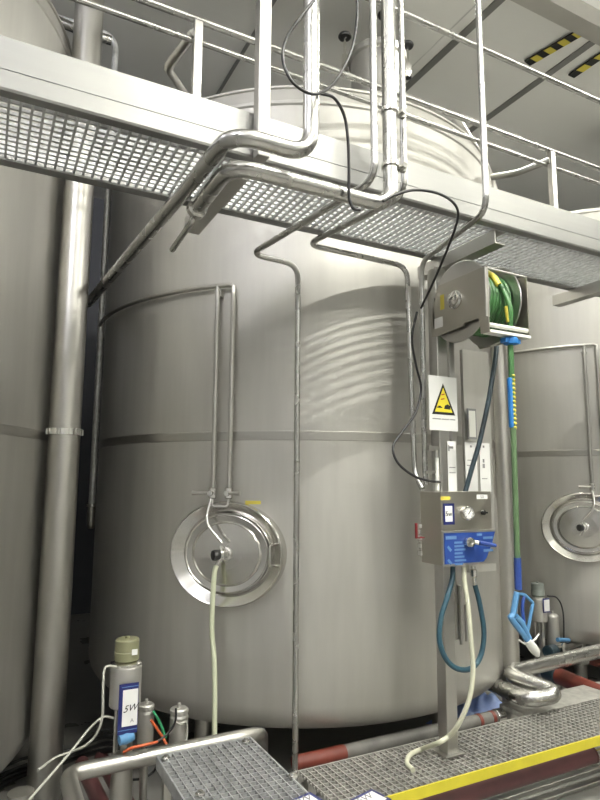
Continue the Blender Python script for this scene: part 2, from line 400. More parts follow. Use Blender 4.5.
# three small pipes
yS = 1.86
def dropper(name, label, pxv, pyv, zz, path, r, y0=yS, m='pipe', fil=.08):
    p = at(pxv, pyv, y=y0)
    full = [(p.x,y0,ZC-.002),(p.x,y0,zz)] + [tuple(q) for q in path]
    o = MB().tube(full, r, 14, fil).build(name, m); return tag(o, label, 'pipe'), p
ZW = 2.835
yD = 2.72
pA = at(298, 265, y=yD)
b1 = at(251, 254, y=yD); b2 = at(307, 232, y=2.56); b3 = at(411, 249, y=2.45)
for q_ in (b1, b2, b3): q_.z = min(q_.z, 2.843)
p374 = at(374, 120, y=yS)
oP, _ = dropper('product_pipe', 'thin pipe passing under the walkway and dropping down the tank face to the floor', 374, 120, ZW+.01,
    [(b1.x, yD, b1.z), (pA.x, yD, b1.z-.01), (pA.x, yD, .10)], .015)
p405 = at(403, 120, y=yS+.05)
pJ = at(411, 300, y=2.53)
oQ, _ = dropper('water_pipe', 'thin pipe beside the thick clamped pipe, running under the walkway to the wash station', 403, 120, ZW+.01,
    [(b2.x, 2.56, b2.z), (pJ.x, 2.56, b2.z-.005), (pJ.x, 2.53, 1.70), (pJ.x+.0, 2.47, 1.62)], .0145, yS+.05)
yT = 1.84
p483 = at(484, 150, y=yT)
oT, _ = dropper('air_pipe', 'single thin upright pipe crossing the fascia near the hose reel', 484, 150, ZW,
    [(pJ.x+.036, 2.48, b3.z), (pJ.x+.036, 2.49, 1.72), (pJ.x+.036, 2.48, 1.64)], .0145, yT)

# ------------------------------------------------------------------ upright pipes between the tanks
def column(name, label, px, py, y, r, z0, z1, m='dull'):
    p = at(px, py, y=y); t = thing(name, label, 'pipe', (p.x, y, z0))
    MB().lathe([(r,z0+.015),(r,z1)], (p.x,y,0), seg=40).build('tube', m, t)
    MB().lathe([(r*1.08,z0),(r*1.08,z0+.014)], (p.x,y,0), seg=32).build('base_flange', m, t)
    return t, p
cA, pA_ = column('upright_pipe', 'thick dull steel upright pipe between the two tanks, ringed by a clamp', 66.5, 400, 3.62, .086, 0, ZC-.001)
zc_ = at(62, 431, y=3.54).z
cl = MB().lathe([(.0862,-.018),(.094,-.018),(.094,.018),(.0862,.018)], (pA_.x,3.62,zc_), seg=40)
for kk in range(14):
    a = 2*PI*kk/14; cl.box((.092,-.009,-.016),(.099,.009,.016), Matrix.Translation((pA_.x,3.62,zc_)) @ Matrix.Rotation(a,4,'Z'))
cl.build('clamp_ring', 'chrome', cA)
pB_ = at(503, 480, y=2.90); zo = at(489, 184, y=2.90).z; eo = at(455, 124, y=3.12)
cB = thing('overflow_pipe', 'dull steel overflow pipe bending off the main tank and dropping behind the green hose', 'pipe', (pB_.x, 2.90, 0))
MB().tube([(pB_.x,2.90,.012),(pB_.x,2.90,zo),eo], .058, 28, .22).build('tube', 'dull', cB)
MB().lathe([(.07,0),(.07,.012)], (pB_.x,2.90,0), seg=32).build('base_flange', 'dull', cB)
# thin elbowed pipe behind the upright pipe
pt = at(102.5, 300, y=4.42); zt = at(112, 36, y=4.42).z
tt = thing('vent_pipe', 'slim bright pipe hanging in the dark gap beside the thick upright pipe', 'pipe', (pt.x, 4.42, 1.5))
zb_ = at(94, 505, y=4.42).z
MB().tube([(at(40,32,y=4.42).x,4.42,zt),(pt.x,4.42,zt),(pt.x,4.42,zb_)], .024, 16, .12).build('run', 'galv', tt)
MB().lathe([(.024,-.012),(.04,-.010),(.04,.010),(.024,.012)], (pt.x,4.42,zb_), seg=20).build('ferrule', 'chrome', tt)
MB().lathe([(.018,-.16),(.026,-.14),(.03,-.05),(.026,-.012)], (pt.x,4.42,zb_), seg=20).build('end_cone', 'dull', tt)
p1, p2 = at(20, 4, y=4.30), at(76, 29, y=4.30)
tag(MB().tube([p1, p2, (p2.x+.25, 4.30, p2.z)], .035, 16, .05).build('overhead_pipe', 'pipe'), 'bright pipe stub high between the tanks, above the slim elbowed pipe', 'pipe')
# ------------------------------------------------------------------ ceiling pieces
b0 = at(572, 18, z=ZC-.12)
t = thing('cable_tray', 'grey steel channel fixed along the ceiling', 'cable tray', (3, b0.y, ZC-.16))
MB().prism([(b0.y-.07,ZC-.16),(b0.y+.07,ZC-.16),(b0.y+.07,ZC-.002),(b0.y+.06,ZC-.002),(b0.y+.06,ZC-.15),(b0.y-.06,ZC-.15),(b0.y-.06,ZC-.002),(b0.y-.07,ZC-.002)], 0, -2, 11).build('channel', 'dull', t)
def stripes(pA, pB, label, n, wd):
    d = (pB - pA); L = d.length; d.normalize(); sd = Vector((-d.y, d.x, 0)); o = thing('hazard_strip', label, 'warning strip', pA, 'striped strips on the ceiling')
    MB().add([pA + d*a + sd*b + Vector((0,0,c)) for a,b,c in ((0,-wd,-.03),(L,-wd,-.03),(L,wd,-.03),(0,wd,-.03),(0,-wd,-.014),(L,-wd,-.014),(L,wd,-.014),(0,wd,-.014))],
        [(3,2,1,0),(4,5,6,7),(0,1,5,4),(1,2,6,5),(2,3,7,6),(3,0,4,7)]).build('strip', 'ink', o)
    for k in range(n):
        a0 = L*(k+.5)/n*1.0; a1 = a0 + L/n*.5
        q = [pA + d*min(L,max(0,a0 - wd*.15)) - sd*wd, pA + d*min(L,a1 - wd*.15) - sd*wd, pA + d*min(L,a1 + wd*.15) + sd*wd, pA + d*min(L,a0 + wd*.15) + sd*wd]
        MB().add([v + Vector((0,0,-.0315)) for v in q] + [v + Vector((0,0,-.0302)) for v in q], [(3,2,1,0),(4,5,6,7),(0,1,5,4),(1,2,6,5),(2,3,7,6),(3,0,4,7)]).build('stripe', 'tape', o)
stripes(at(527,61,z=ZC), at(582,29,z=ZC), 'black and yellow striped strip on the ceiling beside the channel', 4, .045)
stripes(at(571,74,z=ZC), at(606,50,z=ZC), 'black and yellow strip at the end of a dark ceiling joint', 2, .04)

# ------------------------------------------------------------------ lower platform
PZ = .346
PX0 = at(318, 790, z=PZ).x; PX1 = 7.0
py0, py1 = 2.24, 2.60
pl = thing('platform', 'low galvanised grating platform with a yellow painted front edge', 'platform', (2.5, 2.4, 0))
g = MB(); x = PX0 + .01
while x < PX1:
    g.box((x-.0024,py0,PZ-.014),(x+.0024,py1,PZ)); x += .034
y = py0 + .006
while y <= py1 + .001:
    g.box((PX0,y-.0022,PZ-.014),(PX1,y+.0022,PZ-.002)); y += .030
g.build('grating', 'galvdark', pl)
MB().box((PX0,py0-.012,PZ-.042),(PX1,py0-.004,PZ+.004)).build('front_edge', 'yellow', pl)['label'] = 'yellow painted edge'
MB().box((PX0,py1+.004,PZ-.05),(PX1,py1+.012,PZ)).build('rear_edge', 'galvdark', pl)
xd0 = at(525, 714, z=PZ).x
MB().box((xd0,py1+.014,PZ-.03),(PX1,2.82,PZ-.004)).build('deck_plate', 'galvdark', pl)
for xx in (PX0+.05, 3.2, 5.2):
    for yy in (py0+.13, py1-.02):
        MB().box((xx-.02,yy-.02,0),(xx+.02,yy+.02,PZ-.029)).build('leg', 'dull', pl)
# raised loose grating step
SZ = .55
c0 = at(158, 757, z=SZ); c1 = at(249, 737, z=SZ); sx0, sx1 = c0.x, c1.x; sy1 = (c0.y+c1.y)/2; sy0 = 1.75
st = thing('grating_step', 'raised square grating step with clips at its corners, beside the bright kerb pipe', 'step', ((sx0+sx1)/2, 2.2, 0))
g = MB(); nb = 13
for k in range(nb+1):
    x = sx0 + (sx1-sx0)*k/nb; g.box((x-.0018,sy0,SZ-.014),(x+.0018,sy1,SZ))
nb = int((sy1-sy0)/.030)
for k in range(nb+1):
    y = sy0 + (sy1-sy0)*k/nb; g.box((sx0,y-.0018,SZ-.014),(sx1,y+.0018,SZ-.001))
g.build('grating', 'step', st)
MB().box((sx0-.006,sy0,SZ-.045),(sx0,sy1,SZ+.002)).box((sx1,sy0,SZ-.045),(sx1+.006,sy1,SZ+.002)).box((sx0,sy1,SZ-.045),(sx1,sy1+.006,SZ+.002)).build('frame', 'step', st)
for px, py in ((166,759),(246,742),(293,777),(200,795)):
    p = at(px, py, z=SZ)
    MB().lathe([(.018,0),(.018,.006),(.010,.008),(.010,.014),(.001,.015)], (p.x,p.y,SZ), seg=14).build('clip', 'chrome', st)
for xx in (sx0+.03, sx1-.03):
    for yy in (sy0+.05, sy1-.04):
        MB().box((xx-.015,yy-.015,0),(xx+.015,yy+.015,SZ-.031)).build('leg', 'dull', st)
# blue edged tags lying on the gratings
def flat_tag(c, z, lx, ly, rot, label):
    o = thing('identification_tag', label, 'tag', (c.x, c.y, z), 'blue edged tags on the gratings'); mt = Matrix.Translation((c.x,c.y,z)) @ Matrix.Rotation(rot,4,'Z')
    MB().box((-lx/2,-ly/2,.0005),(lx/2,ly/2,.004), mt).build('border', 'blueborder', o)
    MB().box((-lx/2+.014,-ly/2+.014,.0042),(lx/2-.014,ly/2-.014,.0052), mt).build('card', 'white', o)
    text('lettering', '5W', 'greyink', mt @ Vector((0,.02,.0062)), mt.to_3x3() @ Vector((1,0,0)), mt.to_3x3() @ Vector((0,1,0)), .055, o, shear=.3)
    return o
flat_tag(at(368,802,z=PZ), PZ, .17, .11, .25, 'blue edged tag lying on the platform near its yellow edge')
flat_tag(at(305,806,z=SZ), SZ+.003, .13, .10, .2, 'blue edged tag lying on the raised grating step')

# ------------------------------------------------------------------ wash station on its post
PY = 2.44
pp = at(447, 690, y=PY)
t = thing('support_post', 'square steel post standing on the platform and carrying the hose reel', 'post', (pp.x, PY, PZ))
MB().box((pp.x-.034,PY-.034,PZ+.008),(pp.x+.034,PY+.034,WZ-.08)).build('tube', 'sheet', t, .004)
MB().box((pp.x-.06,PY-.055,PZ),(pp.x+.06,PY+.055,PZ+.008)).build('foot_plate', 'dull', t)
qx = pp.x + .105
MB().box((qx-.018,PY+.01,.86),(qx+.018,PY+.046,WZ-.08)).build('side_rail', 'sheet', t, .002)
MB().box((pp.x+.034,PY+.02,1.03),(qx+.03,PY+.036,1.05)).tube([(qx,PY-.0,1.13),(qx,PY-.0,.84)], .010, 10).tube([(qx+.035,PY+.0,1.03),(qx+.035,PY+.0,.85)], .010, 10).build('bracket', 'dull', t)
# control box
BY = 2.24
c00 = at(440, 492, y=BY); c11 = at(495, 563, y=BY); bx0, bx1 = c00.x, c11.x; bz1 = c00.z; bz0 = at(440,567,y=BY).z
bd = 2.39
bm = at(440, 531, y=BY).z
t = thing('wash_station', 'steel control box with a pressure gauge and blue instruction panel on the post', 'control box', ((bx0+bx1)/2, 2.3, bz0))
MB().box((bx0,BY,bz0+.004),(bx1-.02,bd,bz1)).build('body', 'box', t, .004)
MB().box((bx0-.002,BY-.008,bm+.004),(bx1-.018,BY-.0005,bz1+.003)).build('lid', 'box', t, .002)
MB().box((bx0-.002,BY-.012,bz0),(bx1+.004,BY-.0005,bm)).build('panel_plate', 'sheet', t, .002)
W = bx1 - bx0
bl = MB().prism([(bx0+.006,bz0+.012),(bx0+W*.74,bz0+.012),(bx0+W*.80,bz0+.03),(bx0+W*.92,bz0+.10),(bx0+W*.98,bm-.012),(bx0+.006,bm-.010)], 1, BY-.0145, BY-.0122).build('instruction_panel', 'blue', t)
fr = BY-.0147
mk = MB()
for k in range(7): 
    z = bm-.055 - k*.0165; mk.box((bx0+.065,fr-.0006,z-.005),(bx0+.065+.05+.02*((k*7) % 3)/2,fr,z+.004))
for k in range(3):
    z = bm-.04 - k*.03; mk.box((bx0+W*.74,fr-.0006,z-.006),(bx0+W*.93,fr,z+.006))
mk.box((bx0+W*.62,fr-.0006,bm-.03),(bx0+W*.72,fr,bm-.018))
for k in range(2):
    z = bm-.075 - k*.06; mk.prism([(bx0+.02,z),(bx0+.04,z-.022),(bx0+.05,z-.012),(bx0+.03,z+.008)], 1, fr-.0006, fr)
mk.box((bx0+.014,fr-.0006,bm-.04),(bx0+.08,fr,bm-.024))
mk.build('print', 'bluepale', bl)
# gauge
gp = at(465.5, 513, y=BY-.008)
gg = MB().lathe([(.034,.0),(.034,.022),(.031,.027),(.028,.022)], (gp.x,BY-.008,gp.z), (0,-1,0), seg=32).build('gauge', 'chrome', t)
MB().lathe([(.026,.0222),(.026,.0236),(.001,.0238)], (gp.x,BY-.008,gp.z), (0,-1,0), seg=32).build('dial', 'white', gg)
nd = MB().box((-.002,-.0252,-.006),(.002,-.0240,.02), Matrix.Translation((gp.x,BY-.008,gp.z)) @ Matrix.Rotation(.7,4,'Y'))
for k in range(9):
    a = math.radians(-130 + k*32.5); nd.box((-.0012,-.0252,.019),(.0012,-.0240,.025), Matrix.Translation((gp.x,BY-.008,gp.z)) @ Matrix.Rotation(a,4,'Y'))
nd.build('needle', 'ink', gg)
kp = at(482.5, 512.5, y=BY-.008)
MB().lathe([(.012,0),(.012,.012),(.006,.014)], (kp.x,BY-.008,kp.z), (0,-1,0), seg=16).box((kp.x-.014,BY-.03,kp.z-.004),(kp.x+.014,BY-.02,kp.z+.004), None).build('lock_knob', 'blackp', t)
def plate(name, pxa, pya, pxb, pyb, y, th, m, par):
    a = at(pxa, pya, y=y); b = at(pxb, pyb, y=y)
    return MB().box((a.x,y-th,b.z),(b.x,y,a.z)).build(name, m, par)
LY = BY-.0085
plate('yellow_sticker', 440.5, 496.5, 450, 500, LY, .0008, 'tape', t)
sp = plate('white_sticker', 476.5, 494.5, 487.5, 499, LY, .0008, 'white', t)
p = at(482, 496.8, y=LY-.001); text('lettering', '5.5', 'greyink', (p.x,LY-.0014,p.z), (1,0,0), (0,0,1), .018, sp)
tg = plate('identification_tag', 443, 503.5, 454.5, 524.5, LY, .002, 'blueborder', t)
cd = plate('card', 445, 506, 452.6, 521.5, LY-.0021, .0006, 'white', tg)
p = at(448.8, 514, y=LY-.003); text('lettering', '5w', 'ink', (p.x,LY-.0035,p.z), (1,0,0), (0,0,1), .032, tg)
# lever
lp = at(467.5, 542, y=BY-.015)
lv = MB().lathe([(.024,.0),(.024,.02),(.020,.03),(.013,.03),(.013,.022),(.001,.022)], (lp.x,BY-.015,lp.z), (0,-1,0), seg=24).build('lever_hub', 'chrome', t)
le = at(479, 543, y=BY-.05); l2 = at(495.5, 545.5, y=BY-.06)
MB().tube([(lp.x+.02,BY-.03,lp.z),(lp.x+.03,BY-.04,lp.z),le], .010, 10).build('lever_arm', 'whitep', lv)
MB().tube([le, l2], [.012,.009], 10).build('lever_grip', 'bluegrip', lv)
# inlet fittings on the side of the box
vx = bx0 - .05; vy = 2.40
f1 = at(420, 530, y=vy); f2 = at(428, 561, y=vy-.03)
vv = thing('ball_valve', 'chain of bright fittings with a red lever beside the control box', 'valve', (f1.x, vy, f2.z))
MB().tube([(pJ.x+.02,vy+.03,1.60),(f1.x,vy,f1.z),(f1.x+.012,vy,f2.z+.015),(f2.x+.02,vy-.03,f2.z)], .013, 12, .02).build('elbow', 'chrome', vv)
zf = f1.z
fm = MB()
for dz, r in ((.02,.022),(-.035,.024),(-.075,.020),(-.11,.024)):
    fm.lathe([(r*.8,-.014),(r,-.010),(r,.010),(r*.8,.014)], (f1.x + (.0 if dz > 0 else -dz*.08), vy, zf+dz), seg=8, smooth=False)
fm.build('coupling', 'chrome', vv)
r0 = at(414.5, 523, y=vy-.03); r1 = at(415.5, 538, y=vy-.03)
MB().box((r0.x-.004,vy-.045,r1.z),(r0.x+.007,vy-.035,r0.z)).box((r0.x-.002,vy-.04,r1.z-.002),(f1.x,vy-.034,r1.z+.004)).build('red_lever', 'redpost', vv, .002)
# small filter between box and sign
p0 = at(434.5, 448, y=2.40); p1 = at(434.5, 492, y=2.40)
ft = thing('pressure_hose_fitting', 'short white hose end with metal clips above the control box', 'fitting', (p1.x, 2.40, bz1))
MB().tube([(p0.x,2.385,bz1+.004),(p0.x,2.385,p0.z-.03)], .010, 12).build('hose_end', 'whitep', ft)
MB().box((p0.x-.05,2.382,p0.z-.015),(p0.x+.012,2.40,p0.z+.01)).box((p0.x-.07,2.382,p0.z-.13),(p0.x+.02,2.398,p0.z-.115)).lathe([(.015,-.01),(.015,.03)], (p0.x,2.385,p0.z-.04), seg=10).build('clip', 'dull', ft)
# warning sign
SY = PY - .036
a = at(428, 375, y=SY); b = at(457.5, 431.5, y=SY)
sg = thing('warning_sign', 'white sign with a yellow corrosive warning triangle fixed to the post', 'sign', ((a.x+b.x)/2, SY, b.z))
MB().box((a.x,SY-.004,b.z),(b.x,SY-.001,a.z)).build('plate', 'white', sg)
def tri(c, hw, hh, y, th, nm, m, par): return MB().prism([(c.x-hw,c.z-hh),(c.x+hw,c.z-hh),(c.x,c.z+hh)], 1, y-th, y).build(nm, m, par)
sw = b.x - a.x; sh = a.z - b.z
cc = Vector(((a.x+b.x)/2, 0, b.z + sh*.58))
tri(cc, sw*.41, sh*.29, SY-.0042, .0006, 'triangle_border', 'ink', sg)
cc2 = Vector((cc.x, 0, cc.z - sh*.017)); ti = tri(cc2, sw*.31, sh*.225, SY-.005, .0005, 'triangle', 'signyellow', sg)
yy = SY-.0056
ic = MB()
ic.prism([(cc.x+.002,cc.z-.052),(cc.x+.045,cc.z-.054),(cc.x+.044,cc.z-.036),(cc.x+.028,cc.z-.026),(cc.x+.008,cc.z-.034)], 1, yy-.0004, yy)
ic.box((cc.x-.045,yy-.0004,cc.z-.048),(cc.x-.010,yy,cc.z-.042)).box((cc.x-.036,yy-.0004,cc.z-.042),(cc.x-.018,yy,cc.z-.037))
ic.build('pictogram', 'ink', sg)
MB().prism([(cc.x-.014,cc.z+.024),(cc.x+.008,cc.z+.029),(cc.x+.009,cc.z+.023),(cc.x-.013,cc.z+.018)], 1, yy-.0004, yy).prism([(cc.x-.018,cc.z+.0),(cc.x+.006,cc.z+.005),(cc.x+.007,cc.z-.001),(cc.x-.017,cc.z-.006)], 1, yy-.0004, yy).build('spill_mark', 'redink', sg)
cap = MB(); x = cc.x - sw*.40
for wd in (.30,.27,.19): cap.box((x,SY-.0046,b.z+sh*.20),(x+wd*sw,SY-.0041,b.z+sh*.218)); x += (wd+.025)*sw
cap.build('caption', 'greyink', sg)
# instruction sheets hanging behind the box
def sheet(x0,y0,x1_,y1_,y,label,marks=()):
    a = at(x0,y0,y=y); b = at(x1_,y1_,y=y); o = thing('instruction_sheet', label, 'sheet', ((a.x+b.x)/2, y, b.z), 'instruction sheets behind the control box')
    MB().box((a.x,y-.002,b.z),(b.x,y,a.z)).build('page', 'white', o)
    mk = MB()
    for (fx, fz, wx, wz) in marks:
        x = a.x + (b.x-a.x)*fx; z = a.z + (b.z-a.z)*fz; mk.box((x-wx,y-.0032,z-wz),(x+wx,y-.0022,z+wz))
    if marks: mk.build('print', 'greyink', o)
    return o
SH = 2.505
sheet(447,441,457,494,2.401,'narrow white sheet taped to the post between sign and control box', ((.45,.12,.012,.006),(.15,.13,.004,.016),(.5,.5,.02,.002),(.5,.6,.02,.002)))
sheet(464.5,442,478,494,SH,'white sheet behind the dark hose, above the control box', ((.5,.08,.006,.006),(.35,.45,.02,.002),(.35,.35,.015,.002)))
sheet(479,443,491,494,SH,'white sheet with dark dots beside the upright pipe, above the control box', ((.4,.07,.006,.006),(.35,.35,.006,.010),(.35,.45,.008,.012),(.4,.7,.02,.002)))
a = at(466.5,408.5,y=2.49); b = at(476,439.5,y=2.49)
o = thing('card_holder', 'small framed card hanging above the instruction sheets', 'card holder', ((a.x+b.x)/2, 2.49, b.z))
MB().box((a.x,2.482,b.z),(b.x,2.49,a.z)).build('frame', 'greyink', o)
MB().box((a.x+.008,2.4802,b.z+.012),(b.x-.008,2.4818,a.z-.012)).build('card', 'whitep', o)
a = at(459.5,350,y=2.53); b = at(493.5,570,y=2.53)
tag(MB().box((a.x,2.508,b.z),(b.x,2.53,a.z)).build('backing_panel', 'tank'), 'tall steel backing panel behind the instruction sheets', 'panel')

# ------------------------------------------------------------------ hose reel
ry0, ry1 = 2.03, 2.395
ax = at(488, 300, y=ry0).x
zt_ = at(489, 266, y=ry0).z; zb_ = at(492, 330, y=ry0).z
wr = at(528, 300, y=ry0).x - ax
rl = thing('hose_reel', 'open steel hose reel wound with green hose, mounted high on the post', 'hose reel', (ax+wr/2, 2.2, zb_))
cz = (zt_+zb_)/2 + .042; cy = 2.25
zq = at(490,317,y=ry0).z
poly = [(ry0,zb_-.01),(ry0,zt_),(ry0+.05,zt_+.002),(ry1-.02,zt_+.002),(ry1+.0,zt_-.02),(ry1+.03,zt_-.11),(ry1+.05,zq+.06),(ry1+.045,zq-.01),(ry1+.0,zq-.015),(ry0+.17,zq-.005),(ry0+.165,zq+.008),(ry0+.07,zq+.008),(ry0+.06,zq-.005),(ry0+.055,zb_-.01)]
sp_ = MB().prism(poly, 0, ax, ax+.005).build('side_plate', 'box', rl, .001)
MB().lathe([(.048,0),(.048,.008),(.036,.014),(.034,.024),(.022,.028),(.012,.03),(.001,.03)], (ax,cy,cz+.005), (-1,0,0), seg=28).build('bearing_cap', 'chrome', sp_)
s1 = MB().box((ax-.0008,cy+.085,cz-.02),(ax-.0001,cy+.115,cz+.06)).build('sticker', 'tape', sp_)
MB().box((ax-.0008,cy+.10,cz-.11),(ax-.0001,cy+.165,cz-.055)).build('rating_plate', 'white', sp_)
MB().box((ax-.012,ry0+.01,zt_-.006),(ax+.01,ry0+.002,zt_-.25)).build('front_flange', 'sheet', rl)
x2_ = ax + wr
MB().prism([(ry0,zb_-.01),(ry0,zt_-.01),(ry0+.04,zt_-.005),(ry1,zt_-.02),(ry1+.04,zb_+.10),(ry1-.03,zb_),(ry0+.06,zb_-.01)], 0, x2_-.005, x2_).build('side_plate', 'box', rl)
RD = .205
for xx in (ax+.022, x2_-.035):
    d = MB().lathe([(RD,.0),(RD+.006,.004),(RD,.008),(RD-.012,.006),(.07,.003),(.001,.003)], (xx,cy,cz), (1,0,0), seg=56).lathe([(RD,.0),(.001,-.001)], (xx,cy,cz), (1,0,0), seg=56)
    d.build('drum_disc', 'sheet', rl)
MB().lathe([(.075,0),(.075,x2_-.035-ax-.03)], (ax+.027,cy,cz), (1,0,0), seg=32).build('drum', 'dull', rl)
MB().box((ax,ry1+.02,cz-.10),(x2_,ry1+.035,cz+.06)).box((ax+.04,ry1+.03,cz-.08),(ax+.10,PY-.036,cz+.06)).build('mounting_plate', 'dull', rl)
MB().box((ax+.004,ry0-.005,zb_-.012),(x2_+.003,ry0+.045,zb_+.002)).tube([(ax+.01,ry0+.012,zb_+.028),(x2_-.005,ry0+.012,zb_+.028)], .011, 12).build('guide_bar', 'whitep', rl)
MB().tube([(ax+.005,ry0+.008,zt_-.008),(x2_,ry0+.008,zt_-.012)], .006, 10).build('tie_rod', 'sheet', rl)
# the hose: coil, drop, sleeves
hx = at(512, 340, y=ry0+.02).x
gh = thing('wash_hose', 'green hose wound on the reel and hanging down to the blue spray gun', 'hose', (hx, ry0+.02, 1.0))
coil = []; turns = 0; n = 36
xs = [ax+.045 + .024*k for k in range(max(2, int((x2_-.055-ax-.045)/.024)+1))]
cm = MB()
for lay, rr in ((0,.095),(1,.120),(2,.145)):
    for x in xs:
        jx = random.uniform(-.003,.003); jr = random.uniform(-.005,.006)
        cm.tube([(x+jx+.002*math.sin(a*PI/18*3), cy+(rr+jr)*math.cos(a*2*PI/n), cz+(rr+jr)*math.sin(a*2*PI/n)) for a in range(n)], .0125, 10, closed=True)
cm.build('coil', 'green', gh)
cm = MB().tube(smooth([(hx-.02,cy-.03,cz+.168),(hx-.015,cy-.11,cz+.125),(hx-.01,cy-.163,cz+.04),(hx-.004,ry0+.022,cz-.06),(hx,ry0+.026,zb_+.06),(hx,ry0+.03,zb_+.02)]), .0135, 12).build('coil_end', 'green', gh)
MB().lathe([(.0142,-.04),(.0142,.04)], (hx-.006,ry0+.0315,cz-.095), (-.1,.05,1), seg=12).build('tape_wrap', 'tape', gh)
MB().tube(smooth([(hx-.03,cy-.07,cz+.155),(hx-.028,cy-.12,cz+.115),(hx-.022,cy-.152,cz+.06)],4), .016, 10).build('tape_wrap', 'tape', gh)
hy = ry0 + .03
zg = lambda py: at(514, py, y=hy).z
z590 = zg(589); hx2 = at(517, 575, y=hy).x
def hxz(z): 
    k = (zb_ - z)/(zb_ - z590); return hx + (hx2-hx)*k*.8
MB().lathe([(.02,-.02),(.034,-.015),(.036,.0),(.034,.015),(.02,.02)], (hx,hy,zb_-.03), seg=10, smooth=False).box((hx-.05,hy-.018,zb_-.042),(hx+.05,hy+.018,zb_-.02)).build('hose_stop', 'bluefoam', gh)
def seg_(p0, p1, r, nm, m): return MB().tube([(hxz(zg(p)),hy,zg(p)) for p in (p0, (p0+p1)/2, p1)], r, 14).build(nm, m, gh)
seg_(340,382,.0135,'hose','green'); seg_(425,560,.0135,'hose','greendull'); seg_(380,428,.012,'hose','green')
MB().box((hxz(zg(400))-.022,hy-.012,zg(428)),(hxz(zg(400))-.002,hy+.012,zg(378))).build('foam_sleeve', 'bluefoam', gh, .008)
cd = MB()
for k in range(13):
    z = zg(376+k*4.3); cd.lathe([(.0142,-.005),(.0165,0),(.0142,.005)], (hxz(z)+.003,hy,z), (.35,0,1), seg=12)
cd.build('cord_wrap', 'tape', gh)
seg_(558,590,.0165,'grip_sleeve','bluegrip')
# pale hose end / spray gun
gt = hxz(z590); 
sgn = thing('spray_gun', 'light blue spray gun with loop handle hanging on the green hose', 'spray gun', (gt, hy, z590-.3))
P = lambda x_, y_: at(x_, y_, y=hy)
q = [P(517,592), P(513,614), P(511,618), P(523,634), P(527,640)]
MB().tube(smooth(q,4), .014, 8).build('body', 'bluelight', sgn)
MB().tube([P(516,594), P(524,594), P(533,603), P(532,608), P(527,634)], .008, 8, .03).build('guard_loop', 'bluelight', sgn)
MB().tube([P(524,596), P(522,608), P(524,622)], .008, 8, .03).build('trigger', 'bluegrip', sgn)
MB().tube([P(515,616), P(521,622), P(529,640)], .016, 8).build('barrel', 'bluelight', sgn)
MB().tube([P(527,640), P(533,648), P(536,652), P(538,656)], [.018,.022,.02,.008], 12).build('nozzle', 'whitep', sgn)
MB().tube(smooth([P(519,640), P(526,644), P(534,640), P(539,634)]), .004, 8).build('cord', 'whitep', sgn)

# ------------------------------------------------------------------ cables and hoses around the station
def cable(name, label, cat, pts, r, m, group=None, n=8):
    return tag(MB().tube(smooth(pts, n), r, 10).build(name, m), label, cat, group)
YC = 1.80
A = lambda x, y, yy=YC: at(x, y, y=yy)
cable('black_cable', 'black cable looping round the thick pipe beside the square hanger', 'cable', [A(326,-14,1.68),A(300,18,1.68),A(286,40,1.69),A(283,60,1.68),A(291,80,1.66),A(306,92,1.66),A(320,93,1.67),A(336,80,1.74),A(351,52,1.78),A(357,20,1.78),A(357,-12,1.78)], .0055, 'black')
cable('black_cable', 'black cable falling from the cable loop to the thick sideways pipe', 'cable', [A(321,93.5,1.70),A(334,98,1.74),A(344,115,1.78),A(348,140,1.79),A(349,170,1.80),A(349,195,1.81),A(353,208,1.81),A(360,210,1.81)], .006, 'black')
cable('black_cable', 'black cable arching over the fascia and falling beside the hose reel', 'cable', [A(383,201,1.80),A(395,195,1.80),A(415,190,1.82),A(440,194,1.84),A(456,206,1.88),A(457,222,1.93),A(447,250,2.06),A(432,285,2.28),A(421,308,2.42)], .006, 'black')
cable('black_cable', 'black cable bowing out from the thin pipes down to the control box', 'cable', [A(417,312,2.42),A(412,338,2.42),A(416,365,2.42),A(421,388,2.44),A(416,412,2.42),A(402,432,2.40),A(393,447,2.38),A(398,463,2.36),A(414,476,2.36),A(430,481,2.37),A(440,482,2.375)], .006, 'black')
cable('supply_hose', 'dark hose running from under the reel down to the top of the control box', 'hose', [A(497,342,2.30),A(495,360,2.29),A(489,398,2.29),A(480,440,2.30),A(472,468,2.31),A(465,493,2.32)], .0125, 'hosedark')
lo = thing('loop_hose', 'teal hose hanging in a loop below the control box', 'hose', A(460,668,2.30))
MB().tube(smooth([A(453,567,2.30),A(452,580,2.29),A(447,598,2.28),A(441,618,2.28),A(439.5,640,2.28),A(446,659,2.28),A(458,669,2.28),A(472,668,2.28),A(481,655,2.28),A(484,632,2.28),A(480,605,2.29),A(475,585,2.30)]), .0125, 14).build('hose', 'hoseblue', lo)
MB().tube([A(475,586,2.30),A(473,566,2.30)], .011, 12).lathe([(.013,-.02),(.018,-.015),(.018,.015),(.013,.02)], A(473.5,573,2.30), seg=8, smooth=False).build('fitting', 'chrome', lo)
PT = PZ + .014
def pz(x, y): return at(x, y, z=PT)
cable('cream_hose', 'cream hose dropping from the control box and curling on the platform', 'hose', [A(463.5,567,2.26),A(465,585,2.25),A(468,605,2.24),A(471,640,2.23),A(473,670,2.23),A(469,700,2.24),A(458,725,2.28),A(449,736,2.34),A(438,743,2.36),pz(422,749),pz(410,755),pz(407,763),pz(413,770)], .0115, 'cream')

